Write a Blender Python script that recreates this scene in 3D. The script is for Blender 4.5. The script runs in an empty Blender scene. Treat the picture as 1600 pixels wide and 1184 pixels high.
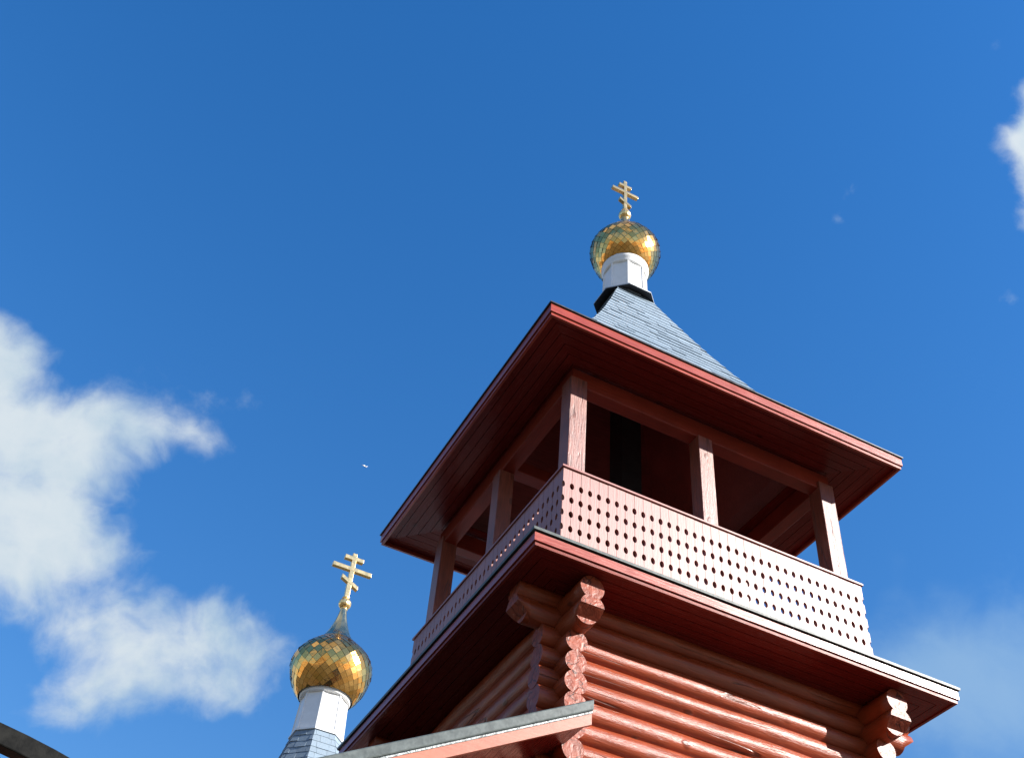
import bpy, bmesh, math, random
from mathutils import Vector, Matrix
random.seed(7)
S = bpy.context.scene
COL = S.collection
PI = math.pi
R = math.radians

# ---------------------------------------------------------------- camera
cd = bpy.data.cameras.new("camera")
cam = bpy.data.objects.new("camera", cd)
COL.objects.link(cam)
CR = Vector((0.88599002, -0.45855504, 0.06891277))
CU = Vector((-0.37182969, -0.61376106, 0.69644816))
CF = Vector((0.27706384, 0.64266993, 0.71429055))
m = Matrix((CR, CU, -CF)).transposed().to_4x4()
m.translation = Vector((-6.36242, -10.40943, 1.6))
cam.matrix_world = m
cd.sensor_width = 36.0
cd.lens = 36.0 * 1782.65 / 1600.0
cd.clip_start = 0.05
cd.clip_end = 20000
S.camera = cam

# ---------------------------------------------------------------- light
SUN_AZ = 48.0          # degrees from -Y towards +X
SUN_EL = 25.5
SUN_STRENGTH = 5.0
SKY_STRENGTH = 0.08
EXPOSURE = 1.30
sv = Vector((math.sin(R(SUN_AZ)) * math.cos(R(SUN_EL)), -math.cos(R(SUN_AZ)) * math.cos(R(SUN_EL)), math.sin(R(SUN_EL))))
sl = bpy.data.lights.new("sun", 'SUN')
sl.energy = SUN_STRENGTH
sl.angle = R(0.53)
sl.color = (1.0, 0.95, 0.88)
so = bpy.data.objects.new("sun", sl)
COL.objects.link(so)
so.rotation_euler = sv.to_track_quat('Z', 'Y').to_euler()
so.location = (10, -10, 30)
S.view_settings.view_transform = 'Standard'
S.view_settings.look = 'None'
S.view_settings.gamma = 1.0
S.view_settings.exposure = EXPOSURE

# ---------------------------------------------------------------- node helper
class NT:
    def __init__(s, tree):
        s.t = tree
        s.n = tree.nodes
        s.l = tree.links
    def node(s, typ, **kw):
        n = s.n.new(typ)
        for k, v in kw.items():
            setattr(n, k, v)
        return n
    def put(s, sock, v):
        if isinstance(v, bpy.types.NodeSocket):
            s.l.new(v, sock)
        elif v is not None:
            sock.default_value = v
    def math(s, op, a, b=None, c=None, clamp=False):
        n = s.node('ShaderNodeMath', operation=op, use_clamp=clamp)
        s.put(n.inputs[0], a)
        if b is not None: s.put(n.inputs[1], b)
        if c is not None: s.put(n.inputs[2], c)
        return n.outputs[0]
    def vmath(s, op, a, b=None):
        n = s.node('ShaderNodeVectorMath', operation=op)
        s.put(n.inputs[0], a)
        if b is not None: s.put(n.inputs[1], b)
        return n
    def noise(s, vec, scale, detail=4, rough=0.55, dist=0.0):
        n = s.node('ShaderNodeTexNoise')
        s.put(n.inputs['Vector'], vec)
        n.inputs['Scale'].default_value = scale
        n.inputs['Detail'].default_value = detail
        n.inputs['Roughness'].default_value = rough
        n.inputs['Distortion'].default_value = dist
        return n.outputs['Fac']
    def mapr(s, v, a, b, c=0.0, d=1.0, smooth=True):
        n = s.node('ShaderNodeMapRange', interpolation_type='SMOOTHSTEP' if smooth else 'LINEAR')
        s.put(n.inputs['Value'], v)
        n.inputs['From Min'].default_value = a
        n.inputs['From Max'].default_value = b
        n.inputs['To Min'].default_value = c
        n.inputs['To Max'].default_value = d
        return n.outputs['Result']
    def mix(s, f, a, b):
        n = s.node('ShaderNodeMix', data_type='RGBA')
        s.put(n.inputs[0], f)
        for i, v in ((6, a), (7, b)):
            if isinstance(v, (tuple, list)): v = tuple(v[:3]) + (1.0,)
            s.put(n.inputs[i], v)
        return n.outputs[2]
    def scale(s, vec, xyz):
        n = s.node('ShaderNodeMapping')
        s.put(n.inputs['Vector'], vec)
        n.inputs['Scale'].default_value = xyz
        return n.outputs[0]

# ---------------------------------------------------------------- sky with clouds
w = bpy.data.worlds.new("World")
S.world = w
w.use_nodes = True
T = NT(w.node_tree)
T.n.clear()
out = T.node('ShaderNodeOutputWorld')
bg = T.node('ShaderNodeBackground')
bg.inputs['Strength'].default_value = SKY_STRENGTH
T.l.new(bg.outputs[0], out.inputs[0])
sky = T.node('ShaderNodeTexSky', sky_type='NISHITA')
sky.sun_disc = False
sky.sun_elevation = R(SUN_EL)
sky.sun_rotation = math.atan2(sv.x, sv.y)
sky.altitude = 0
sky.air_density = 2.0
sky.dust_density = 0.3
sky.ozone_density = 8.0
hsv = T.node('ShaderNodeHueSaturation')
hsv.inputs['Saturation'].default_value = 1.22
hsv.inputs['Value'].default_value = 1.0
T.l.new(sky.outputs[0], hsv.inputs['Color'])
tint = T.node('ShaderNodeMix', data_type='RGBA', blend_type='MULTIPLY')
tint.inputs[0].default_value = 1.0
T.l.new(hsv.outputs[0], tint.inputs[6]); tint.inputs[7].default_value = (1.0, 0.83, 1.0, 1.0)
skycol = tint.outputs[2]
tc = T.node('ShaderNodeTexCoord')
dirv = tc.outputs['Generated']

def frame(x, y):
    d0 = (CF + CR * ((x - 800) / 1782.65) - CU * ((y - 592) / 1782.65)).normalized()
    e1 = (CR - d0 * CR.dot(d0)).normalized()
    e2 = d0.cross(e1)
    if e2.dot(CU) > 0: e2 = -e2
    return d0, e1, e2

def cloud_layer(prev, centre, blobs, seed, nscale, edge, lo, hi, col_l, col_d, amax=1.0):
    """a patch of cloud fixed on the celestial sphere round one compass direction"""
    d0, e1, e2 = frame(*centre)
    a = T.vmath('DOT_PRODUCT', dirv, tuple(d0)).outputs['Value']
    u = T.math('DIVIDE', T.vmath('DOT_PRODUCT', dirv, tuple(e1)).outputs['Value'], T.math('MAXIMUM', a, 0.05))
    v = T.math('DIVIDE', T.vmath('DOT_PRODUCT', dirv, tuple(e2)).outputs['Value'], T.math('MAXIMUM', a, 0.05))
    cmb = T.node('ShaderNodeCombineXYZ')
    T.put(cmb.inputs[0], u); T.put(cmb.inputs[1], v); cmb.inputs[2].default_value = seed
    uv = cmb.outputs[0]
    # warp
    wn = T.node('ShaderNodeTexNoise'); T.put(wn.inputs['Vector'], uv)
    wn.inputs['Scale'].default_value = nscale * 0.9; wn.inputs['Detail'].default_value = 3
    wv = T.vmath('SUBTRACT', wn.outputs['Color'], (0.5, 0.5, 0.5)).outputs[0]
    ws = T.vmath('SCALE', wv); ws.inputs['Scale'].default_value = 0.05
    uvw = T.vmath('ADD', uv, ws.outputs[0]).outputs[0]
    total = None
    for (x, y, rx, ry, wgt) in blobs:
        p = ((x - centre[0]) / 1782.65, (y - centre[1]) / 1782.65, seed)
        dv = T.vmath('SUBTRACT', uvw, p).outputs[0]
        sc = T.vmath('MULTIPLY', dv, (1782.65 / rx, 1782.65 / ry, 0.0)).outputs[0]
        ln = T.vmath('LENGTH', sc).outputs['Value']
        g = T.mapr(ln, 0.0, 1.0, wgt, 0.0)
        total = g if total is None else T.math('ADD', total, g)
    total = T.math('MINIMUM', total, 1.15)
    n1 = T.noise(uvw, nscale, 12, 0.64, 0.1)
    n3 = T.noise(uvw, nscale * 4.0, 8, 0.6, 0.1)
    dens = T.math('ADD', total, T.math('MULTIPLY', T.math('SUBTRACT', n1, 0.5), edge))
    dens = T.math('ADD', dens, T.math('MULTIPLY', T.math('SUBTRACT', n3, 0.5), edge * 0.6))
    gate = T.mapr(total, 0.0, 0.12, 0.0, 1.0)
    alpha = T.math('MULTIPLY', T.mapr(dens, lo, hi, 0.0, amax), gate)
    front = T.math('GREATER_THAN', a, 0.1)
    alpha = T.math('MULTIPLY', alpha, front)
    n2 = T.noise(uvw, nscale * 0.8, 6, 0.55)
    cc = T.mix(T.mapr(n2, 0.35, 0.65), col_d, col_l)
    return T.mix(alpha, prev, cc)

K = 1.0 / SKY_STRENGTH / (2 ** EXPOSURE)
def ck(r, g, b): return (r * K, g * K, b * K)
c = skycol
left_blobs = [(-20, 560, 150, 110, 1.0), (-40, 640, 200, 150, .8), (40, 760, 240, 170, 1.05), (90, 700, 170, 110, .55), (-20, 850, 230, 130, .7), (110, 840, 140, 90, .45),
              (200, 665, 170, 100, .6), (285, 690, 120, 70, .46), (110, 920, 190, 110, .62),
              (215, 990, 190, 110, .75), (200, 1060, 200, 100, .7), (310, 960, 130, 80, .45), (360, 1010, 120, 110, .6), (110, 1080, 120, 60, .3), (330, 1070, 110, 60, .3),
              (345, 622, 85, 36, .31), (215, 860, 60, 35, .25)]
c = cloud_layer(c, (150, 800), left_blobs, 0.7, 10.0, 1.15, 0.2, 1.2, ck(.70, .78, .84), ck(.44, .60, .74))
right_blobs = [(1640, 175, 105, 105, 1.0), (1632, 240, 95, 90, .85), (1660, 310, 105, 80, .9), (1590, 222, 50, 26, .4), (1605, 160, 45, 50, .4),
               (1575, 15, 50, 30, .34), (1540, 90, 50, 30, .3), (1590, 440, 45, 25, .34), (1368, 288, 36, 24, .23), (1355, 330, 28, 24, .2)]
c = cloud_layer(c, (1600, 230), right_blobs, 3.3, 14.0, 1.0, 0.2, 1.0, ck(.72, .80, .87), ck(.55, .70, .81))
haze_blobs = [(1540, 1010, 330, 190, .55), (1620, 1120, 420, 220, .7), (1450, 1060, 160, 120, .3)]
c = cloud_layer(c, (1500, 1050), haze_blobs, 6.1, 7.0, 0.9, 0.1, 1.2, ck(.42, .62, .80), ck(.36, .57, .78), 0.55)
# unseen cumulus over the rest of the sky, added as neutral fill for shaded sides
sep = T.node('ShaderNodeSeparateXYZ'); T.put(sep.inputs[0], dirv)
el = sep.outputs[2]
pr = T.node('ShaderNodeCombineXYZ')
dz = T.math('MAXIMUM', T.math('ADD', el, 0.15), 0.08)
T.put(pr.inputs[0], T.math('DIVIDE', sep.outputs[0], dz)); T.put(pr.inputs[1], T.math('DIVIDE', sep.outputs[1], dz)); pr.inputs[2].default_value = 2.0
nb_ = T.noise(pr.outputs[0], 1.1, 9, 0.58, 0.2)
away = T.mapr(T.vmath('DOT_PRODUCT', dirv, tuple(CF)).outputs['Value'], 0.62, 0.78, 1.0, 0.0)
al = T.math('MULTIPLY', T.math('MULTIPLY', T.mapr(nb_, 0.50, 0.64), away), T.mapr(el, 0.12, 0.30))
c = T.mix(al, c, ck(0.85, 0.88, 0.92))
T.put(bg.inputs['Color'], c)

# ---------------------------------------------------------------- materials
MATS = {}
def mat(name):
    mm = bpy.data.materials.new(name)
    mm.use_nodes = True
    t = NT(mm.node_tree)
    b = t.n['Principled BSDF']
    MATS[name] = mm
    return mm, t, b

def bump(t, b, h, strength, dist):
    n = t.node('ShaderNodeBump')
    n.inputs['Strength'].default_value = strength
    n.inputs['Distance'].default_value = dist
    t.put(n.inputs['Height'], h)
    t.l.new(n.outputs[0], b.inputs['Normal'])

def paint(name, axis, base, rough=0.36, dark=0.6, spec=1.0, light=None, knots=0.0, grain=1.0, island=0.0, coat=0.0, worn=0.0, krad=0.09, cracks=0.0):
    """glossy wood stain; the grain runs along one axis of the timber"""
    mm, t, b = mat(name)
    co = t.node('ShaderNodeTexCoord').outputs['Object']
    sx = [9.0, 9.0, 9.0]; sx['xyz'.index(axis)] = 0.7
    g = t.scale(co, tuple(sx))
    n1 = t.noise(g, 6.0, 6, 0.65, 0.6)
    n2 = t.noise(co, 1.6, 3, 0.5)
    d = tuple(v * dark for v in base)
    l = light or tuple(min(1, v * 1.25) for v in base)
    col = t.mix(t.mapr(n1, 0.3, 0.72), d, base)
    col = t.mix(t.mapr(n2, 0.45, 0.75, 0, 0.6), col, l)
    if island:
        gi = t.node('ShaderNodeNewGeometry').outputs['Random Per Island']
        col = t.mix(t.math('MULTIPLY', gi, island), col, d)
    if worn:
        n3 = t.noise(t.scale(co, tuple(v * 0.5 for v in sx)), 3.0, 6, 0.7, 0.5)
        col = t.mix(t.mapr(n3, 0.56, 0.70, 0, worn), col, tuple(min(1, v * 1.5 + 0.06) for v in base))
    h = n1
    if knots:
        ks = [3.6, 3.6, 3.6]; ks['xyz'.index(axis)] = 2.2
        vo = t.node('ShaderNodeTexVoronoi')
        t.put(vo.inputs['Vector'], t.scale(co, tuple(ks)))
        vo.inputs['Scale'].default_value = 1.0
        kd = t.math('ADD', vo.outputs['Distance'], t.math('MULTIPLY', t.math('SUBTRACT', n1, 0.5), 0.12))
        kf = t.mapr(kd, krad - 0.02, krad + 0.06, knots, 0.0)
        kc = t.node('ShaderNodeSeparateXYZ'); t.put(kc.inputs[0], vo.outputs['Color'])
        kf = t.math('MULTIPLY', kf, t.math('GREATER_THAN', kc.outputs[0], 0.45))
        col = t.mix(kf, col, tuple(v * 0.35 for v in base))
        h = t.math('ADD', n1, t.math('MULTIPLY', kf, 0.5))
    if cracks:
        cs = [6.0, 6.0, 6.0]; cs['xyz'.index(axis)] = 0.3
        nc = t.noise(t.scale(co, tuple(cs)), 1.0, 2, 0.4, 0.15)
        cf = t.mapr(t.math('ABSOLUTE', t.math('SUBTRACT', nc, 0.5)), 0.003, 0.011, cracks, 0.0)
        cf = t.math('MULTIPLY', cf, t.mapr(t.noise(co, 1.3, 2, 0.5), 0.5, 0.58))
        col = t.mix(cf, col, tuple(v * 0.2 for v in base))
        h = t.math('ADD', h, t.math('MULTIPLY', cf, -1.5))
    t.put(b.inputs['Base Color'], col)
    t.put(b.inputs['Roughness'], t.mapr(n1, 0.2, 0.8, rough - 0.05, rough + 0.08))
    b.inputs['Specular IOR Level'].default_value = spec
    bump(t, b, h, 0.35 * grain, 0.01)
    return mm

RED = (0.20, 0.026, 0.014)
for ax in 'xyz':
    paint('red_' + ax, ax, RED, 0.42, 0.65, spec=0.25, knots=0.6)
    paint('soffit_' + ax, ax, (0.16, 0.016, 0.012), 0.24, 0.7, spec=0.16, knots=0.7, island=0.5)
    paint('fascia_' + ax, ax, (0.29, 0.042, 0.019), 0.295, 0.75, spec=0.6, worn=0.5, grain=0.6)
    paint('log_' + ax, ax, (0.29, 0.050, 0.015), 0.34, 0.6, spec=0.44, knots=0.9, grain=1.6, island=0.15, krad=0.085, cracks=0.8)
for ax in 'xy': paint('rail_' + ax, ax, (0.24, 0.05, 0.034), 0.45, 0.8, spec=1.0, grain=0.5)
paint('verge', 'x', (0.33, 0.085, 0.040), 0.4, 0.8, spec=0.5, worn=0.5, grain=0.6)
paint('post', 'z', (0.21, 0.045, 0.024), 0.47, 0.45, spec=1.0, light=(0.3, 0.09, 0.055), knots=0.9, grain=1.7, worn=0.25, krad=0.10, cracks=0.7)
paint('parapet', 'z', (0.26, 0.085, 0.066), 0.49, 0.85, spec=1.0, grain=0.5, island=0.15)
paint('ceiling', 'x', (0.32, 0.09, 0.08), 0.5, 0.6, spec=0.4)
# sawn log ends
mm, t, b = mat('log_end')
co = t.node('ShaderNodeTexCoord').outputs['Object']
n1 = t.noise(co, 12, 4, 0.55, 0.8)
col = t.mix(t.mapr(n1, 0.35, 0.62), (0.17, 0.034, 0.016), (0.26, 0.055, 0.026))
col = t.mix(t.mapr(t.noise(co, 18, 4, 0.6), 0.58, 0.68, 0, .35), col, (0.48, 0.25, 0.18))
t.put(b.inputs['Base Color'], col); nc = t.noise(co, 5, 2, 0.4, 0.4)
cf = t.mapr(t.math('ABSOLUTE', t.math('SUBTRACT', nc, 0.5)), 0.004, 0.014, 0.9, 0.0)
col = t.mix(cf, col, (0.03, 0.008, 0.005))
t.put(b.inputs['Base Color'], col); b.inputs['Roughness'].default_value = 0.42
b.inputs['Specular IOR Level'].default_value = 0.25
bump(t, b, n1, 0.5, 0.02)

def simple(name, base, rough, metal=0.0, nscale=8.0, var=0.25, bmp=0.0, island=0.0, spec=0.5):
    mm, t, b = mat(name)
    co = t.node('ShaderNodeTexCoord').outputs['Object']
    n1 = t.noise(co, nscale, 6, 0.6, 0.3)
    col = t.mix(t.mapr(n1, 0.3, 0.7), tuple(v * (1 - var) for v in base), tuple(min(1, v * (1 + var)) for v in base))
    if island:
        gi = t.node('ShaderNodeNewGeometry').outputs['Random Per Island']
        col = t.mix(t.math('MULTIPLY', gi, island), col, tuple(v * 0.45 for v in base))
    t.put(b.inputs['Base Color'], col)
    t.put(b.inputs['Roughness'], t.mapr(n1, 0.2, 0.8, max(0.02, rough - 0.06), rough + 0.06))
    b.inputs['Metallic'].default_value = metal
    b.inputs['Specular IOR Level'].default_value = spec
    if bmp: bump(t, b, n1, bmp, 0.01)
    return mm
simple('shingle', (0.19, 0.25, 0.31), 0.65, 0, 60, 0.15, 0.4, island=0.3, spec=0.4)
simple('underlay', (0.03, 0.03, 0.035), 0.8)
simple('grey_metal', (0.075, 0.09, 0.09), 0.42, 0.0, 14, 0.25, 0.2, spec=0.22)
simple('zinc', (0.42, 0.44, 0.45), 0.45, 0.3, 14, 0.15)
simple('zinc_old', (0.20, 0.22, 0.22), 0.4, 0.2, 40, 0.6, 0.9)
simple('spire_metal', (0.62, 0.52, 0.30), 0.2, 1.0, 6, 0.1)
simple('dark_metal', (0.05, 0.05, 0.055), 0.4, 0.3, 14, 0.3)
simple('white_paint', (0.80, 0.80, 0.79), 0.35, 0, 6, 0.04, 0.05)
simple('gold_trim', (0.92, 0.66, 0.30), 0.25, 0.85, 10, 0.08, 0.1)
simple('tile_backing', (0.04, 0.032, 0.02), 0.6)
simple('black_steel', (0.009, 0.009, 0.008), 0.55, 0.0, 25, 0.45, 0.15, spec=0.12)
simple('white_feather', (0.85, 0.85, 0.85), 0.7)
simple('board_wall', (0.30, 0.10, 0.06), 0.6, 0, 5, 0.2, 0.3)
simple('glass_dark', (0.05, 0.07, 0.09), 0.08)
mm, t, b = mat('gold_tile')
gi = t.node('ShaderNodeNewGeometry').outputs['Random Per Island']
t.put(b.inputs['Base Color'], t.mix(gi, (0.80, 0.40, 0.10), (0.92, 0.54, 0.18)))
b.inputs['Metallic'].default_value = 0.98
b.inputs['Roughness'].default_value = 0.16
co = t.node('ShaderNodeTexCoord').outputs['Object']
bump(t, b, t.noise(co, 9, 2, 0.5), 0.25, 0.02)
mm, t, b = mat('ground')
co = t.node('ShaderNodeTexCoord').outputs['Object']
n1 = t.noise(co, 0.06, 5, 0.6); n2 = t.noise(co, 6, 6, 0.7)
col = t.mix(t.mapr(n1, 0.42, 0.55), (0.035, 0.046, 0.018), (0.09, 0.077, 0.062))
col = t.mix(t.mapr(n2, 0.3, 0.7, 0, 0.5), col, (0.05, 0.043, 0.032))
t.put(b.inputs['Base Color'], col); b.inputs['Roughness'].default_value = 0.9
bump(t, b, n2, 0.5, 0.05)

# ---------------------------------------------------------------- mesh builder
class MB:
    def __init__(s, *mats):
        s.v = []; s.f = []; s.mi = []; s.sm = []; s.mats = mats
    def add(s, verts, faces, mi=0, smooth=False):
        o = len(s.v)
        s.v.extend([tuple(p) for p in verts])
        for fc in faces:
            s.f.append(tuple(i + o for i in fc)); s.mi.append(mi); s.sm.append(smooth)
    def box(s, x0, x1, y0, y1, z0, z1, mi=0):
        v = [(x0, y0, z0), (x1, y0, z0), (x1, y1, z0), (x0, y1, z0), (x0, y0, z1), (x1, y0, z1), (x1, y1, z1), (x0, y1, z1)]
        s.add(v, [(3, 2, 1, 0), (4, 5, 6, 7), (0, 1, 5, 4), (1, 2, 6, 5), (2, 3, 7, 6), (3, 0, 4, 7)], mi)
    def hexa(s, v, mi=0):
        s.add(v, [(3, 2, 1, 0), (4, 5, 6, 7), (0, 1, 5, 4), (1, 2, 6, 5), (2, 3, 7, 6), (3, 0, 4, 7)], mi)
    def bar(s, prof, k0=0, mi=0, closed=True):
        """mitred straight member on the front (-Y) side of a square; prof is a closed loop of (a, z)"""
        n = len(prof)
        v = [(-a, -a, z) for a, z in prof] + [(a, -a, z) for a, z in prof]
        f = [(i, (i + 1) % n, n + (i + 1) % n, n + i) for i in range(n if closed else n - 1)]
        if closed:
            f += [tuple(range(n))[::-1], tuple(range(n, 2 * n))]
        s.add(v, f, mi)
    def prism(s, outline, y0, y1, mi=0):
        """outline in (x, z), extruded in y"""
        n = len(outline)
        v = [(x, y0, z) for x, z in outline] + [(x, y1, z) for x, z in outline]
        f = [tuple(range(n)), tuple(range(n, 2 * n))[::-1]] + [(i + n, (i + 1) % n + n, (i + 1) % n, i) for i in range(n)]
        s.add(v, f, mi)
    def lathe(s, prof, n=48, c=(0, 0), mi=0, smooth=True, cap=False):
        v = []; f = []
        for r, z in prof:
            for i in range(n):
                an = 2 * PI * i / n
                v.append((c[0] + r * math.cos(an), c[1] + r * math.sin(an), z))
        for j in range(len(prof) - 1):
            for i in range(n):
                f.append((j * n + i, j * n + (i + 1) % n, (j + 1) * n + (i + 1) % n, (j + 1) * n + i))
        if cap:
            f.append(tuple(range(n))[::-1]); f.append(tuple(range((len(prof) - 1) * n, len(prof) * n)))
        s.add(v, f, mi, smooth)
    def octa(s, prof, c=(0, 0), mi=0, cap=False):
        """octagon loft with faces square to the axes; prof gives the apothem"""
        v = []; f = []
        for r, z in prof:
            for i in range(8):
                an = R(22.5 + 45 * i); q = r / math.cos(R(22.5))
                v.append((c[0] + q * math.cos(an), c[1] + q * math.sin(an), z))
        for j in range(len(prof) - 1):
            for i in range(8):
                f.append((j * 8 + i, j * 8 + (i + 1) % 8, (j + 1) * 8 + (i + 1) % 8, (j + 1) * 8 + i))
        if cap:
            f.append(tuple(range(8))[::-1]); f.append(tuple(range((len(prof) - 1) * 8, len(prof) * 8)))
        s.add(v, f, mi)
    def rot(s, k):
        for _ in range(k % 4):
            s.v = [(-y, x, z) for x, y, z in s.v]
        return s
    def shift(s, d):
        s.v = [(x + d[0], y + d[1], z + d[2]) for x, y, z in s.v]
        return s
    def build(s, name, parent=None, bevel=0.0, origin=None):
        me = bpy.data.meshes.new(name)
        me.from_pydata(s.v, [], s.f)
        for mn in s.mats: me.materials.append(MATS[mn])
        me.polygons.foreach_set('material_index', s.mi)
        me.polygons.foreach_set('use_smooth', s.sm)
        bm = bmesh.new(); bm.from_mesh(me)
        bmesh.ops.recalc_face_normals(bm, faces=bm.faces)
        bm.to_mesh(me); bm.free()
        o = bpy.data.objects.new(name, me)
        COL.objects.link(o)
        if parent is not None: o.parent = parent
        if bevel:
            md = o.modifiers.new('bevel', 'BEVEL'); md.width = bevel; md.segments = 2; md.limit_method = 'ANGLE'
        return o

def tag(o, label, cat, group=None):
    o['label'] = label; o['category'] = cat
    if group: o['group'] = group
    return o
def thing(name, label, cat, loc=(0, 0, 0)):
    o = bpy.data.objects.new(name, None)
    COL.objects.link(o); o.location = loc; o.empty_display_size = 0.3
    return tag(o, label, cat)
def axis(k): return 'x' if k % 2 == 0 else 'y'

# ---------------------------------------------------------------- ground
g = MB('ground')
N = 40; L = 3000.0
vs = []
for j in range(N + 1):
    for i in range(N + 1):
        u = (i / N * 2 - 1); v = (j / N * 2 - 1)
        vs.append((L * u * abs(u), L * v * abs(v), 0.0))
g.add(vs, [(j * (N + 1) + i, j * (N + 1) + i + 1, (j + 1) * (N + 1) + i + 1, (j + 1) * (N + 1) + i) for j in range(N) for i in range(N)])
go = g.build('ground'); go['kind'] = 'structure'

# ================================================================ bell tower
tower = thing('bell_tower', 'tall red log bell tower with open belfry, pierced parapet and blue shingled tent roof', 'bell tower')
HW = 1.86; TIP = 2.15; PITCH = 0.222; LR = 0.1195
Z_SIDE = 7.25           # centre height of one left wall log
Z_FRONT = Z_SIDE + PITCH / 2

def log(mb, x0, x1, y, z, r, seed, segs=16, cap0=True, cap1=True, wob=0.006):
    """round log along x"""
    rnd = random.Random(seed); n = 22
    ph = [rnd.uniform(0, 6.28) for _ in range(6)]
    v = []; f = []
    for j in range(segs + 1):
        x = x0 + (x1 - x0) * j / segs
        dr = wob * (math.sin(x * 1.7 + ph[0]) + 0.6 * math.sin(x * 4.1 + ph[1]))
        dy = wob * 0.8 * math.sin(x * 1.3 + ph[2]); dz = wob * 0.8 * math.sin(x * 1.1 + ph[3])
        for i in range(n):
            a = 2 * PI * i / n
            rr = r + dr + wob * 0.5 * math.sin(3 * a + ph[4] + x)
            v.append((x, y + dy + rr * math.cos(a), z + dz + rr * math.sin(a)))
    for j in range(segs):
        for i in range(n):
            f.append((j * n + i, j * n + (i + 1) % n, (j + 1) * n + (i + 1) % n, (j + 1) * n + i))
    mb.add(v, f, 0, True)
    ve = []
    if cap0: mb.add(v[:n], [tuple(range(n))], 1)
    if cap1: mb.add(v[-n:], [tuple(range(n))[::-1]], 1)

walls = {}
for k in range(4):
    mb = MB('log_' + axis(k), 'log_end')
    zc = Z_FRONT if k % 2 == 0 else Z_SIDE
    i = -46
    while True:
        z = zc + i * PITCH
        i += 1
        if z < 0.1: continue
        if z > 8.255: break
        tip = TIP + random.uniform(-0.012, 0.012)
        log(mb, -tip, tip, -HW, z, LR, k * 100 + i)
    walls[k] = mb.rot(k).build('log_wall', tower)

# stepped corner brackets: the top logs run on to carry the balcony
def bracket(k, side, z, tip, cham, idx, zcut=None):
    bm = bmesh.new()
    tmp = MB('log_' + axis(k), 'log_end')
    log(tmp, HW - 0.05, tip, -HW, z, LR + 0.012, 900 + k * 10 + idx, 4, True, True, 0.003)
    me = bpy.data.meshes.new('bracket_log')
    me.from_pydata(tmp.v, [], tmp.f)
    for mn in tmp.mats: me.materials.append(MATS[mn])
    me.polygons.foreach_set('material_index', tmp.mi)
    me.polygons.foreach_set('use_smooth', tmp.sm)
    bm.from_mesh(me)
    bmesh.ops.remove_doubles(bm, verts=bm.verts, dist=1e-5)
    def cut(co, no):
        r_ = bmesh.ops.bisect_plane(bm, geom=bm.verts[:] + bm.edges[:] + bm.faces[:], plane_co=co, plane_no=no, clear_outer=True)
        ed = [e for e in r_['geom_cut'] if isinstance(e, bmesh.types.BMEdge)]
        fl = bmesh.ops.edgeloop_fill(bm, edges=ed)
        for fc in fl['faces']: fc.material_index = 1; fc.smooth = False
    if cham:
        cut((tip, -HW, z + 0.015), Vector((0.60, 0, -0.80)))
        t2 = MB('log_' + axis(k), 'log_end')
        log(t2, HW - 0.05, tip - 0.115, -HW, z, LR + 0.008, 950 + k * 10 + idx, 4, True, True, 0.002)
        o0 = [bm.verts.new(p_) for p_ in t2.v]
        for fc, mi_, sm_ in zip(t2.f, t2.mi, t2.sm):
            nf = bm.faces.new([o0[i_] for i_ in fc]); nf.material_index = mi_; nf.smooth = sm_
    if zcut: cut((tip, -HW, zcut), Vector((0, 0, 1)))
    bmesh.ops.recalc_face_normals(bm, faces=bm.faces)
    for vv in bm.verts:
        x, y, zz = vv.co
        if side < 0: x = -x
        for _ in range(k % 4): x, y = -y, x
        vv.co = (x, y, zz)
    bmesh.ops.recalc_face_normals(bm, faces=bm.faces)
    bm.to_mesh(me); bm.free()
    o = bpy.data.objects.new('bracket_log', me); COL.objects.link(o)
    o.parent = walls[k]
for k in range(4):
    zc = (Z_FRONT + 4 * PITCH) if k % 2 == 0 else (Z_SIDE + 4 * PITCH)
    for side in (-1, 1):
        bracket(k, side, zc, 2.43, False, 1, 8.275)
        bracket(k, side, zc - PITCH, 2.44, True, 2)

# ---- balcony deck
ZB0, ZB1 = 8.262, 8.40
deck = MB('ceiling')
deck.box(-2.5, 2.5, -2.5, 2.5, ZB1 - 0.005, ZB1 + 0.06)
deck_o = deck.build('balcony_deck', tower)
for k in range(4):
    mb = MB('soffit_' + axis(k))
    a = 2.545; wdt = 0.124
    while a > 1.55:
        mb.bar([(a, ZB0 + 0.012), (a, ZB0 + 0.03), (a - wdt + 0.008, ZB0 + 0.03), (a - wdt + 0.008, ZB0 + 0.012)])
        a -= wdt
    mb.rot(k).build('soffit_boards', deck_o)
    mb = MB('fascia_' + axis(k))
    mb.bar([(2.6, ZB0 + 0.045), (2.6, ZB1), (2.555, ZB1), (2.555, ZB0 + 0.045)])
    mb.rot(k).build('fascia_board', deck_o)
    mb = MB('red_' + axis(k))
    mb.bar([(2.582, ZB0), (2.582, ZB0 + 0.036), (2.55, ZB0 + 0.036), (2.55, ZB0)])
    mb.rot(k).build('trim_strip', deck_o)
    mb = MB('grey_metal', 'dark_metal')
    mb.bar([(2.622, ZB1 + 0.018), (2.626, ZB1 + 0.046), (2.05, ZB1 + 0.19), (2.05, ZB1 + 0.17), (2.60, ZB1 + 0.03), (2.614, ZB1 + 0.018)])
    mb.rot(k).build('metal_flashing', deck_o)
fl = MB('ceiling'); fl.box(-1.98, 1.98, -1.98, 1.98, ZB1 + 0.10, ZB1 + 0.16); fl.build('belfry_floor', tower)

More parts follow.
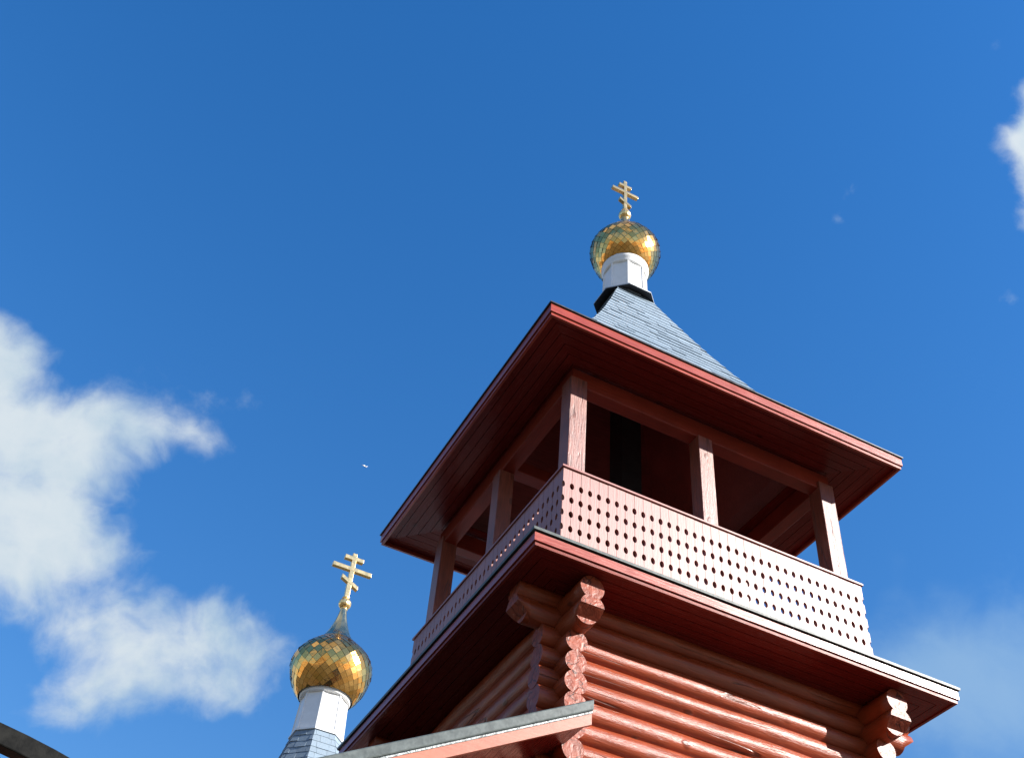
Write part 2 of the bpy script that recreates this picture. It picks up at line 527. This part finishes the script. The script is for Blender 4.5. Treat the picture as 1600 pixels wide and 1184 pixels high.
# ---- pierced parapet
HP = 2.035; NB = 36; PW = 2 * HP / NB; PT = 9.905; PB0 = 8.53
HOLES = [9.674 - 0.194 * i for i in range(6)]
def notch(z, side, hw=0.0245, hh=0.043):
    return [(side * hw * -math.cos(a), z + hh * math.sin(a)) for a in [R(-90 + 180 * i / 10) for i in range(11)]]
for k in range(4):
    mb = MB('parapet')
    for i in range(NB):
        xl = -HP + i * PW + 0.002; xr = -HP + (i + 1) * PW - 0.002
        dz = random.uniform(-0.002, 0.002); th = random.uniform(0, 0.003)
        ol = [(xl, PB0), (xr, PB0)]
        for z in reversed(HOLES):
            for j in range(9):
                a = R(-90 + 180 * j / 8)
                ol.append((xr - 0.025 * math.cos(a), z + 0.043 * math.sin(a) + dz))
        ol += [(xr, PT), (xl, PT)]
        for z in HOLES:
            for j in range(9):
                a = R(90 - 180 * j / 8)
                ol.append((xl + 0.025 * math.cos(a), z + 0.043 * math.sin(a) + dz))
        y0, y1 = -HP - th, -HP + 0.034
        if i == 0 and k % 2: pass
        mb.prism(ol, y0, y1)
    bo = mb.rot(k).build('parapet', tower)
    mb = MB('rail_' + axis(k))
    mb.bar([(HP + 0.022, PT + 0.004), (HP + 0.022, PT + 0.032), (HP - 0.11, PT + 0.032), (HP - 0.11, PT + 0.004)])
    mb.rot(k).build('handrail_cap', bo, 0.004)
    mb = MB('red_' + axis(k))
    mb.bar([(HP - 0.037, 9.73), (HP - 0.037, 9.85), (HP - 0.085, 9.85), (HP - 0.085, 9.73)])
    mb.bar([(HP - 0.037, 8.70), (HP - 0.037, 8.80), (HP - 0.085, 8.80), (HP - 0.085, 8.70)])
    mb.rot(k).build('parapet_rail', bo)

# ---- posts, beams, tie beams
PO = 1.945; PS = 0.225; ZBM0, ZBM1 = 11.395, 11.66
for k in range(4):
    mb = MB('post'); mb.box(-PO, -PO + PS, -PO, -PO + PS, ZB1 + 0.16, 11.49); mb.rot(k).build('post', tower, 0.008)
    mb = MB('post'); mb.box(-0.135, 0.07, -PO, -PO + 0.21, ZB1 + 0.16, ZBM0 + 0.001); mb.rot(k).build('post', tower, 0.008)
    mb = MB('red_' + axis(k))
    mb.bar([(1.915, ZBM0), (1.915, ZBM1), (1.735, ZBM1), (1.735, ZBM0)])
    mb.rot(k).build('wall_beam', tower, 0.01)
mb = MB('red_x'); mb.box(-1.735, 1.735, -0.1, 0.1, 11.45, 11.64); mb.build('tie_beam', tower, 0.01)
mb = MB('underlay'); mb.box(-0.165, 0.165, -0.165, 0.165, 11.64, 15.6); mb.build('king_post', tower, 0.01)

# ---- eave soffit, fascia
ZE0 = 11.60
eave = MB('underlay'); 
for k in range(4):
    q = MB('underlay'); q.bar([(2.54, ZE0 + 0.155), (2.54, ZE0 + 0.165), (1.75, ZE0 + 0.20), (1.75, ZE0 + 0.19)]); q.rot(k)
    eave.add(q.v, q.f)
eave_o = eave.build('eave', tower)
for k in range(4):
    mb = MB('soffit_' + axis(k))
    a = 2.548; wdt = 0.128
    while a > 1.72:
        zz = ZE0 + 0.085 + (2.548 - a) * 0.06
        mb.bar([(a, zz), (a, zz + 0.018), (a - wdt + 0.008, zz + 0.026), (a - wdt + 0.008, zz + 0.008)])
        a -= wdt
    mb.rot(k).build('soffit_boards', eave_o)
    mb = MB('fascia_' + axis(k))
    mb.bar([(2.585, ZE0 + 0.062), (2.585, ZE0 + 0.185), (2.552, ZE0 + 0.185), (2.552, ZE0 + 0.062)])
    mb.rot(k).build('fascia_board', eave_o)
    mb = MB('fascia_' + axis(k))
    mb.bar([(2.567, ZE0 + 0.012), (2.567, ZE0 + 0.05), (2.535, ZE0 + 0.05), (2.535, ZE0 + 0.012)])
    mb.rot(k).build('trim_strip', eave_o)
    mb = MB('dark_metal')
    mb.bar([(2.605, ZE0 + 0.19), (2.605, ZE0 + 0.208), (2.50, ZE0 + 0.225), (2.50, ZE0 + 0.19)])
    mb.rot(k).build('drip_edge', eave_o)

# ---- tent roof with real shingle courses
RP = [(2.595, 11.785), (2.30, 11.99), (1.95, 12.37), (1.60, 12.92), (1.34, 13.44), (1.114, 13.91), (0.865, 14.47), (0.62, 15.06), (0.45, 15.49), (0.27, 15.95)]
roof = MB('underlay', 'ceiling')
for k in range(4):
    q = MB('underlay'); q.bar(RP, closed=False); q.rot(k); roof.add(q.v, q.f, 0)
    q = MB('underlay'); q.bar([(max(a - 0.10, .12), z - 0.05) for a, z in RP[1:]], closed=False); q.rot(k); roof.add(q.v, q.f, 1)
roof_o = roof.build('tent_roof', tower)
def along(prof, s):
    for (a0, z0), (a1, z1) in zip(prof, prof[1:]):
        l = math.hypot(a1 - a0, z1 - z0)
        if s <= l: return a0 + (a1 - a0) * s / l, z0 + (z1 - z0) * s / l
        s -= l
    return prof[-1]
def plen(prof): return sum(math.hypot(b[0] - a[0], b[1] - a[1]) for a, b in zip(prof, prof[1:]))
def shingles(prof, width_of, expo, seed, wmin, wmax, start=0.0):
    """courses on the front face; width_of maps apothem to the half width there"""
    rnd = random.Random(seed); mb = MB('shingle')
    s = start; Ltot = plen(prof)
    while s < Ltot - 0.02:
        a0, z0 = along(prof, s); a1, z1 = along(prof, min(Ltot, s + expo * 1.18))
        tx, tz = a1 - a0, z1 - z0; l = math.hypot(tx, tz) or 1
        nx, nz = tz / l, -tx / l           # outward normal in (a, z)
        if nx < 0: nx, nz = -nx, -nz
        w0, w1 = width_of(a0), width_of(a1)
        x = -w0 - rnd.uniform(0, wmax)
        while x < w0:
            wd = rnd.uniform(wmin, wmax); x2 = x + wd - 0.005
            xa, xb = max(x, -w0), min(x2, w0)
            if xb - xa > 0.015:
                th = rnd.choice((0.006, 0.007, 0.014)); dr = rnd.uniform(-0.012, 0.012)
                b0 = (a0 - dr * tx / l, z0 - dr * tz / l)
                xc, xd = max(xa, -w1), min(xb, w1)
                if xd < xc: xc = xd = max(-w1, min(w1, (xa + xb) / 2))
                lo_o = (b0[0] + nx * (th + 0.009), b0[1] + nz * (th + 0.009)); lo_i = (b0[0] + nx * 0.002, b0[1] + nz * 0.002)
                up_o = (a1 + nx * 0.005, z1 + nz * 0.005); up_i = (a1 + nx * 0.002, z1 + nz * 0.002)
                mb.hexa([(xa, -lo_i[0], lo_i[1]), (xb, -lo_i[0], lo_i[1]), (xd, -up_i[0], up_i[1]), (xc, -up_i[0], up_i[1]),
                         (xa, -lo_o[0], lo_o[1]), (xb, -lo_o[0], lo_o[1]), (xd, -up_o[0], up_o[1]), (xc, -up_o[0], up_o[1])])
            x += wd
        s += expo
    return mb
for k in range(4):
    shingles(RP, lambda a: a + 0.012, 0.155, 40 + k, 0.16, 0.40, 0.10).rot(k).build('shingles', roof_o)

# ---- onion domes
def catmull(pts, n):
    o = []
    P = [pts[0]] + list(pts) + [pts[-1]]
    for i in range(1, len(P) - 2):
        for j in range(n):
            t_ = j / n
            q = []
            for c_ in range(2):
                p0, p1, p2, p3 = P[i - 1][c_], P[i][c_], P[i + 1][c_], P[i + 2][c_]
                q.append(0.5 * (2 * p1 + (p2 - p0) * t_ + (2 * p0 - 5 * p1 + 4 * p2 - p3) * t_ ** 2 + (3 * p1 - p0 - 3 * p2 + p3) * t_ ** 3))
            o.append(tuple(q))
    o.append(pts[-1])
    return o
def onion(parent, c, z0, Rr, prof, N, spire_from, seed):
    """prof: (r, z) in units of Rr from the bottom ring to the tip of the spire"""
    rnd = random.Random(seed)
    P = [(r * Rr, z0 + z * Rr) for r, z in catmull(prof, 10)]
    dm = MB('tile_backing'); dm.lathe([(max(0.004, r - 0.012), z) for r, z in P], 56, c)
    dome = dm.build('onion_dome', parent)
    # diamond tiles
    zs = z0 + spire_from * Rr
    body = [q for q in P if q[1] <= zs]
    levels = []; s = 0.0; Lb = plen(body)
    while s < Lb + 0.02:
        r, z = along(body, min(s, Lb)); levels.append((r, z)); s += PI * max(r, 0.3 * Rr) / N * 1.05
    def pt(i2, j):
        r, z = levels[j]; an = PI * i2 / N
        return Vector((c[0] + r * math.cos(an), c[1] + r * math.sin(an), z))
    tl = MB('gold_tile', 'tile_backing')
    for j in range(-1, len(levels) - 2):
        for i in range(N):
            i2 = 2 * i + (j % 2)
            q = [pt(i2, max(j, 0)), pt(i2 + 1, j + 1), pt(i2, j + 2), pt(i2 - 1, j + 1)]
            if j < 0:
                q[0] = (q[1] + q[3]) / 2 - (q[2] - (q[1] + q[3]) / 2) * 0.05
            ctr = sum(q, Vector()) / 4
            n = (q[2] - q[0]).cross(q[1] - q[3]).normalized()
            if n.dot(ctr - Vector((c[0], c[1], z0))) < 0: n = -n
            # a flat tile, lower tip lifted a little over the one below, each with its own slight tilt
            e1 = (q[1] - q[3]).normalized(); e2 = n.cross(e1)
            t1, t2 = rnd.gauss(0, 0.035), rnd.gauss(0, 0.035) + 0.05
            fl_ = []
            for p_ in q:
                d = p_ - ctr
                d -= n * d.dot(n)
                d *= 0.965
                fl_.append(ctr + d + n * (0.006 + d.dot(e1) * t1 - d.dot(e2) * t2 * (1 if e2.z > 0 else -1)))
            bk = [p_ - n * 0.007 for p_ in fl_]
            tl.add(fl_ + [ctr + n * 0.0078], [(0, 1, 4), (1, 2, 4), (2, 3, 4), (3, 0, 4)], 0, True)
            tl.add(fl_ + bk, [(0, 4, 5, 1), (1, 5, 6, 2), (2, 6, 7, 3), (3, 7, 4, 0)], 1)
    tl.build('tile_cladding', dome)
    sp = [q for q in P if q[1] >= zs - 0.03 * Rr]
    spm = MB('spire_metal'); NS = 14
    for i in range(NS):
        for (r0, za), (r1, zb) in zip(sp, sp[1:]):
            a0, a1 = 2 * PI * i / NS, 2 * PI * (i + 1) / NS
            o_ = 0.006
            spm.add([(c[0] + (r0 + o_) * math.cos(a0), c[1] + (r0 + o_) * math.sin(a0), za), (c[0] + (r0 + o_) * math.cos(a1), c[1] + (r0 + o_) * math.sin(a1), za),
                     (c[0] + (r1 + o_) * math.cos(a1), c[1] + (r1 + o_) * math.sin(a1), zb), (c[0] + (r1 + o_) * math.cos(a0), c[1] + (r1 + o_) * math.sin(a0), zb)], [(0, 1, 2, 3)])
    spm.build('spire', dome)
    return dome
def ball(parent, c, z, r):
    mb = MB('gold_trim')
    mb.lathe([(max(0.002, r * math.sin(a)), z - r * 0.92 * math.cos(a)) for a in [PI * i / 12 for i in range(13)]], 12, c, smooth=False)
    mb.lathe([(r * 0.5, z - r * 1.12), (r * 0.62, z - r * 1.0), (r * 0.5, z - r * 0.85)], 16, c)
    mb.lathe([(r * 0.30, z + r * 0.8), (r * 0.6, z + r * 0.95), (r * 0.6, z + r * 1.08), (r * 0.2, z + r * 1.1)], 12, c, smooth=False)
    return mb.build('finial_ball', parent)
def cross(parent, c, z0, z1, main, zmain, ztop, zlow, w_, d_):
    mb = MB('gold_trim'); mb.box(c[0] - w_ / 2, c[0] + w_ / 2, c[1] - d_ / 2, c[1] + d_ / 2, z0, z1)
    cr = mb.build('cross', parent, 0.006)
    hb = w_ * 0.48; dd = d_ / 2 + 0.004
    mb = MB('gold_trim'); mb.box(c[0] - main / 2, c[0] + main / 2, c[1] - dd, c[1] + dd, zmain - hb, zmain + hb); mb.build('cross_bar', cr, 0.006)
    mb = MB('gold_trim'); mb.box(c[0] - main * .24, c[0] + main * .24, c[1] - dd, c[1] + dd, ztop - hb, ztop + hb); mb.build('cross_bar', cr, 0.006)
    mb = MB('gold_trim'); hl = main * .22; sl_ = main * 0.115
    dd += 0.001
    v = [(c[0] + sx * hl, c[1] + sy * dd, zlow - sx * sl_ + sz * hb) for sz in (-1, 1) for sx, sy in ((-1, -1), (1, -1), (1, 1), (-1, 1))]
    mb.hexa(v); mb.build('cross_bar', cr, 0.006)
    return cr
ONION = [(0.66, -0.80), (0.80, -0.62), (0.92, -0.38), (0.99, -0.12), (1.0, 0.05), (0.95, 0.23), (0.82, 0.43), (0.63, 0.61), (0.46, 0.77), (0.33, 0.95), (0.215, 1.21), (0.125, 1.51), (0.075, 1.80)]

# tower drum, skirt, dome
mb = MB('zinc', 'underlay')
mb.octa([(0.32, 15.95), (0.468, 15.872), (0.478, 15.862), (0.478, 15.838)], mi=0)
mb.octa([(0.478, 15.838), (0.462, 15.842), (0.30, 15.93)], mi=1)
mb.build('drum_skirt', tower)
mb = MB('white_paint', 'dark_metal'); mb.octa([(0.345, 15.94), (0.335, 15.99), (0.325, 16.66)], cap=True)
drum = mb.build('drum', tower)
mb = MB('white_paint')
for i in range(8):
    an = R(22.5 + 45 * i); q0 = 0.338 / math.cos(R(22.5)); q1 = 0.328 / math.cos(R(22.5)); e = 0.012
    for q, z_ in ((q0, 0),):
        cx, cy = math.cos(an), math.sin(an)
        mb.hexa([(cx * (q0 + s1) - cy * s2, cy * (q0 + s1) + cx * s2, 15.99) for s1, s2 in ((-e, -e), (e, -e), (e, e), (-e, e))] +
                [(cx * (q1 + s1) - cy * s2, cy * (q1 + s1) + cx * s2, 16.63) for s1, s2 in ((-e, -e), (e, -e), (e, e), (-e, e))])
mb.build('corner_trim', drum)
mb = MB('white_paint'); mb.lathe([(0.33, 16.62), (0.355, 16.625), (0.372, 16.66), (0.372, 16.70), (0.397, 16.73), (0.397, 16.79), (0.36, 16.81)], 48)
mb.build('drum_collar', drum)
onion(tower, (0, 0), 17.27, 0.60, ONION, 28, 0.82, 91)
ball(tower, (0, 0), 18.37, 0.115)
cross(tower, (0, 0), 18.46, 19.40, 0.54, 19.06, 19.25, 18.74, 0.064, 0.064)

# ================================================================ nave behind with second cupola
NX, NY = -0.03, 13.45
nave = thing('church_nave', 'church nave behind the bell tower with white drum and gold onion dome', 'church', (NX, NY, 0))
def nb(mb, name, parent=nave, bevel=0.0):
    return mb.build(name, parent, bevel)
C0 = (0, 0)
for k in range(4):
    mb = MB('log_' + axis(k), 'log_end')
    for i in range(22):
        log(mb, -4.1, 4.1, -3.9, 0.14 + (k % 2) * 0.13 + i * 0.26, 0.14, 3000 + k * 50 + i, 6)
    wall = nb(mb.rot(k), 'log_wall')
    for x in (-1.9, 1.9):
        fr = MB('white_paint')
        for (x0, x1, z0, z1) in ((x - .62, x + .62, 3.75, 3.87), (x - .62, x + .62, 1.93, 2.05), (x - .62, x - .5, 2.05, 3.75), (x + .5, x + .62, 2.05, 3.75), (x - .03, x + .03, 2.05, 3.75)):
            fr.box(x0, x1, -4.10, -4.03, z0, z1)
        fr.box(x - .5, x + .5, -4.05, -4.0, 2.05, 3.75)
        nb(fr.rot(k), 'window', wall)
NR = [(4.6, 5.9), (3.2, 7.9), (2.2, 9.7), (1.5, 11.3)]
mb = MB('underlay', 'red_x')
for k in range(4):
    q = MB('underlay'); q.bar(NR, closed=False); q.rot(k); mb.add(q.v, q.f, 0)
    q = MB('underlay'); q.bar([(4.6, 5.88), (4.62, 5.7), (3.9, 5.72)], closed=False); q.rot(k); mb.add(q.v, q.f, 1)
nroof = nb(mb, 'roof')
for k in range(4):
    nb(shingles(NR, lambda a: a, 0.22, 70 + k, 0.2, 0.5).rot(k), 'shingles', nroof)
mb = MB('underlay'); TP = [(1.6, 10.9), (1.22, 12.0), (0.93, 12.9), (0.72, 13.55), (0.55, 14.16)]
mb.octa(TP); tent = nb(mb, 'tent_base')
TS = MB('shingle')
for i in range(8):
    q = shingles(TP, lambda a: a * math.tan(R(22.5)) + 0.006, 0.17, 90 + i, 0.16, 0.32)
    ca, sa = math.cos(R(45 * i)), math.sin(R(45 * i))
    TS.add([(x * ca - y * sa, x * sa + y * ca, z) for x, y, z in q.v], q.f)
nb(TS, 'shingles', tent)
mb = MB('white_paint'); mb.octa([(0.60, 14.13), (0.60, 14.17), (0.545, 14.20), (0.49, 15.36)], cap=True); drum2 = nb(mb, 'drum')
mb = MB('white_paint')
for i in range(8):
    an = R(22.5 + 45 * i); q0 = 0.548 / math.cos(R(22.5)); q1 = 0.494 / math.cos(R(22.5)); e = 0.014
    cx, cy = math.cos(an), math.sin(an)
    mb.hexa([(cx * (q0 + s1) - cy * s2, cy * (q0 + s1) + cx * s2, 14.2) for s1, s2 in ((-e, -e), (e, -e), (e, e), (-e, e))] +
            [(cx * (q1 + s1) - cy * s2, cy * (q1 + s1) + cx * s2, 15.3) for s1, s2 in ((-e, -e), (e, -e), (e, e), (-e, e))])
nb(mb, 'corner_trim', drum2)
mb = MB('white_paint'); mb.lathe([(0.46, 15.13), (0.57, 15.13), (0.60, 15.16), (0.60, 15.20), (0.63, 15.23), (0.63, 15.29), (0.5, 15.31)], 48)
nb(mb, 'drum_collar', drum2)
onion(nave, C0, 15.98, 0.98, ONION, 28, 0.78, 359)
ball(nave, C0, 17.88, 0.165)
cross(nave, C0, 18.04, 19.42, 1.06, 18.93, 19.26, 18.53, 0.115, 0.11)

# ================================================================ side porch with the sloping eave in front
porch = thing('side_porch', 'lean-to porch roof with grey metal flashing and salmon verge board against the tower wall', 'porch', (-4.5, 0, 0))
OX = 4.5
SLP = (6.82 - 5.668) / (4.099 - 1.937)
def rz(x): return 6.82 - (-1.937 - x) * SLP
X0, X1 = -7.2, -1.935
def slab(mats, x0, x1, y0, y1, dz0, dz1):
    mb = MB(*mats)
    mb.hexa([(x0, y0, rz(x0) + dz0), (x1, y0, rz(x1) + dz0), (x1, y1, rz(x1) + dz0), (x0, y1, rz(x0) + dz0),
             (x0, y0, rz(x0) + dz1), (x1, y0, rz(x1) + dz1), (x1, y1, rz(x1) + dz1), (x0, y1, rz(x0) + dz1)])
    return mb.shift((OX, 0, 0))
rf = slab(('underlay',), X0, -2.02, -2.55, 8.0, -0.16, -0.05).build('roof', porch)
slab(('grey_metal',), X0, X1 + 0.015, -2.615, -2.40, -0.105, -0.0).build('verge_flashing', rf, 0.012)
slab(('zinc_old',), X0, X1 + 0.005, -2.608, -2.585, -0.132, -0.109).build('drip_strip', rf, 0.004)
slab(('verge',), X0, X1, -2.60, -2.565, -0.235, -0.128).build('verge_board', rf)
mb = MB('soffit_y')
x = X1 - 0.01
while x > X0 + 0.2:
    q = slab(('soffit_y',), x - 0.116, x, -2.56, -1.9, -0.205, -0.185); mb.add(q.v, q.f); x -= 0.12
mb.build('soffit_boards', rf)
mb = MB('board_wall')
ol = [(X0 + .5, 0.0), (-2.16, 0.0), (-2.16, rz(-2.16) - 0.17), (X0 + .5, rz(X0 + .5) - 0.17)]
mb.prism(ol, -1.93, -1.80)
x = X0 + .5
while x < -2.3:
    mb.box(x, x + 0.03, -1.945, -1.932, 0.1, rz(x) - 0.2); x += 0.16
mb.box(X0 + .5, X0 + .62, -1.79, 7.8, 0, rz(X0 + .5) - 0.18)
mb.shift((OX, 0, 0)).build('wall', porch)
mb = MB('red_z', 'dark_metal'); mb.box(-5.1, -4.1, -2.0, -1.95, 0.05, 2.15)
for a_, b_ in ((0.2, 1.0), (1.15, 2.0)): mb.box(-4.95, -4.25, -2.02, -2.001, a_, b_)
dr = mb.shift((OX, 0, 0)).build('door', porch)
mb = MB('dark_metal'); mb.box(-4.22, -4.16, -2.08, -2.002, 1.02, 1.08); mb.shift((OX, 0, 0)).build('handle', dr)

# ================================================================ gate arch close to the camera
gx, gy, gz, GR = -6.36 - 0.5 + 0.104, -6.81, 0.868, 2.4
gate = thing('gate_arch', 'dark square steel tube arch of an entrance gate at the lower left', 'gate arch', (gx, gy, 0))
mb = MB('black_steel'); n = 48; half = math.asin(1.9 / GR); vv = []
for i in range(n + 1):
    a = -half + 2 * half * i / n
    for r_, y_ in ((GR, -0.03), (GR, 0.03), (GR - 0.062, 0.03), (GR - 0.062, -0.03)):
        vv.append((r_ * math.sin(a), y_, gz + r_ * math.cos(a)))
mb.add(vv, [(i * 4 + j, i * 4 + (j + 1) % 4, (i + 1) * 4 + (j + 1) % 4, (i + 1) * 4 + j) for i in range(n) for j in range(4)] + [(0, 1, 2, 3), tuple(n * 4 + j for j in range(4))])
mb.build('arch_tube', gate, 0.004)
zt = gz + (GR - 0.03) * math.cos(half)
for sx in (-1, 1):
    mb = MB('black_steel'); mb.box(sx * 1.87 - 0.035, sx * 1.87 + 0.035, -0.035, 0.035, 0, zt + 0.02); mb.build('gate_post', gate, 0.004)

# ================================================================ gull high in the sky
bd = Vector((0.18900803, 0.74038682, 0.64506071)) * 120 + cam.matrix_world.translation
bm_ = MB('white_feather')
bm_.lathe([(0.004, -0.24), (0.035, -0.2), (0.06, -0.1), (0.07, 0.02), (0.06, 0.12), (0.04, 0.19), (0.03, 0.23), (0.004, 0.27)], 12)
bm_.v = [(x, z, y) for x, y, z in bm_.v]
for sx in (-1, 1):
    st = [(0.03, 0.09, 0.02, 0.13), (0.25, 0.14, 0.09, 0.11), (0.42, 0.06, 0.07, 0.08), (0.62, -0.07, 0.01, 0.02)]   # span, leading y, z, chord
    v = []
    for s_, y_, z_, c_ in st:
        v += [(sx * s_, y_, z_ + 0.008), (sx * s_, y_ - c_, z_ + 0.004), (sx * s_, y_ - c_, z_), (sx * s_, y_, z_ - 0.006)]
    bm_.add(v, [(i * 4 + j, i * 4 + (j + 1) % 4, i * 4 + 4 + (j + 1) % 4, i * 4 + 4 + j) for i in range(3) for j in range(4)] + [(0, 1, 2, 3), (12, 13, 14, 15)])
bm_.add([(-0.03, -0.2, 0), (0.03, -0.2, 0), (0.07, -0.36, 0), (-0.07, -0.36, 0), (-0.03, -0.2, 0.01), (0.03, -0.2, 0.01), (0.07, -0.36, 0.008), (-0.07, -0.36, 0.008)],
        [(3, 2, 1, 0), (4, 5, 6, 7), (0, 1, 5, 4), (1, 2, 6, 5), (2, 3, 7, 6), (3, 0, 4, 7)])
b_o = bm_.build('gull')
b_o.location = bd; b_o.rotation_euler = (R(15), R(35), R(-60))
tag(b_o, 'tiny white gull gliding in the open blue sky left of the belfry', 'bird')
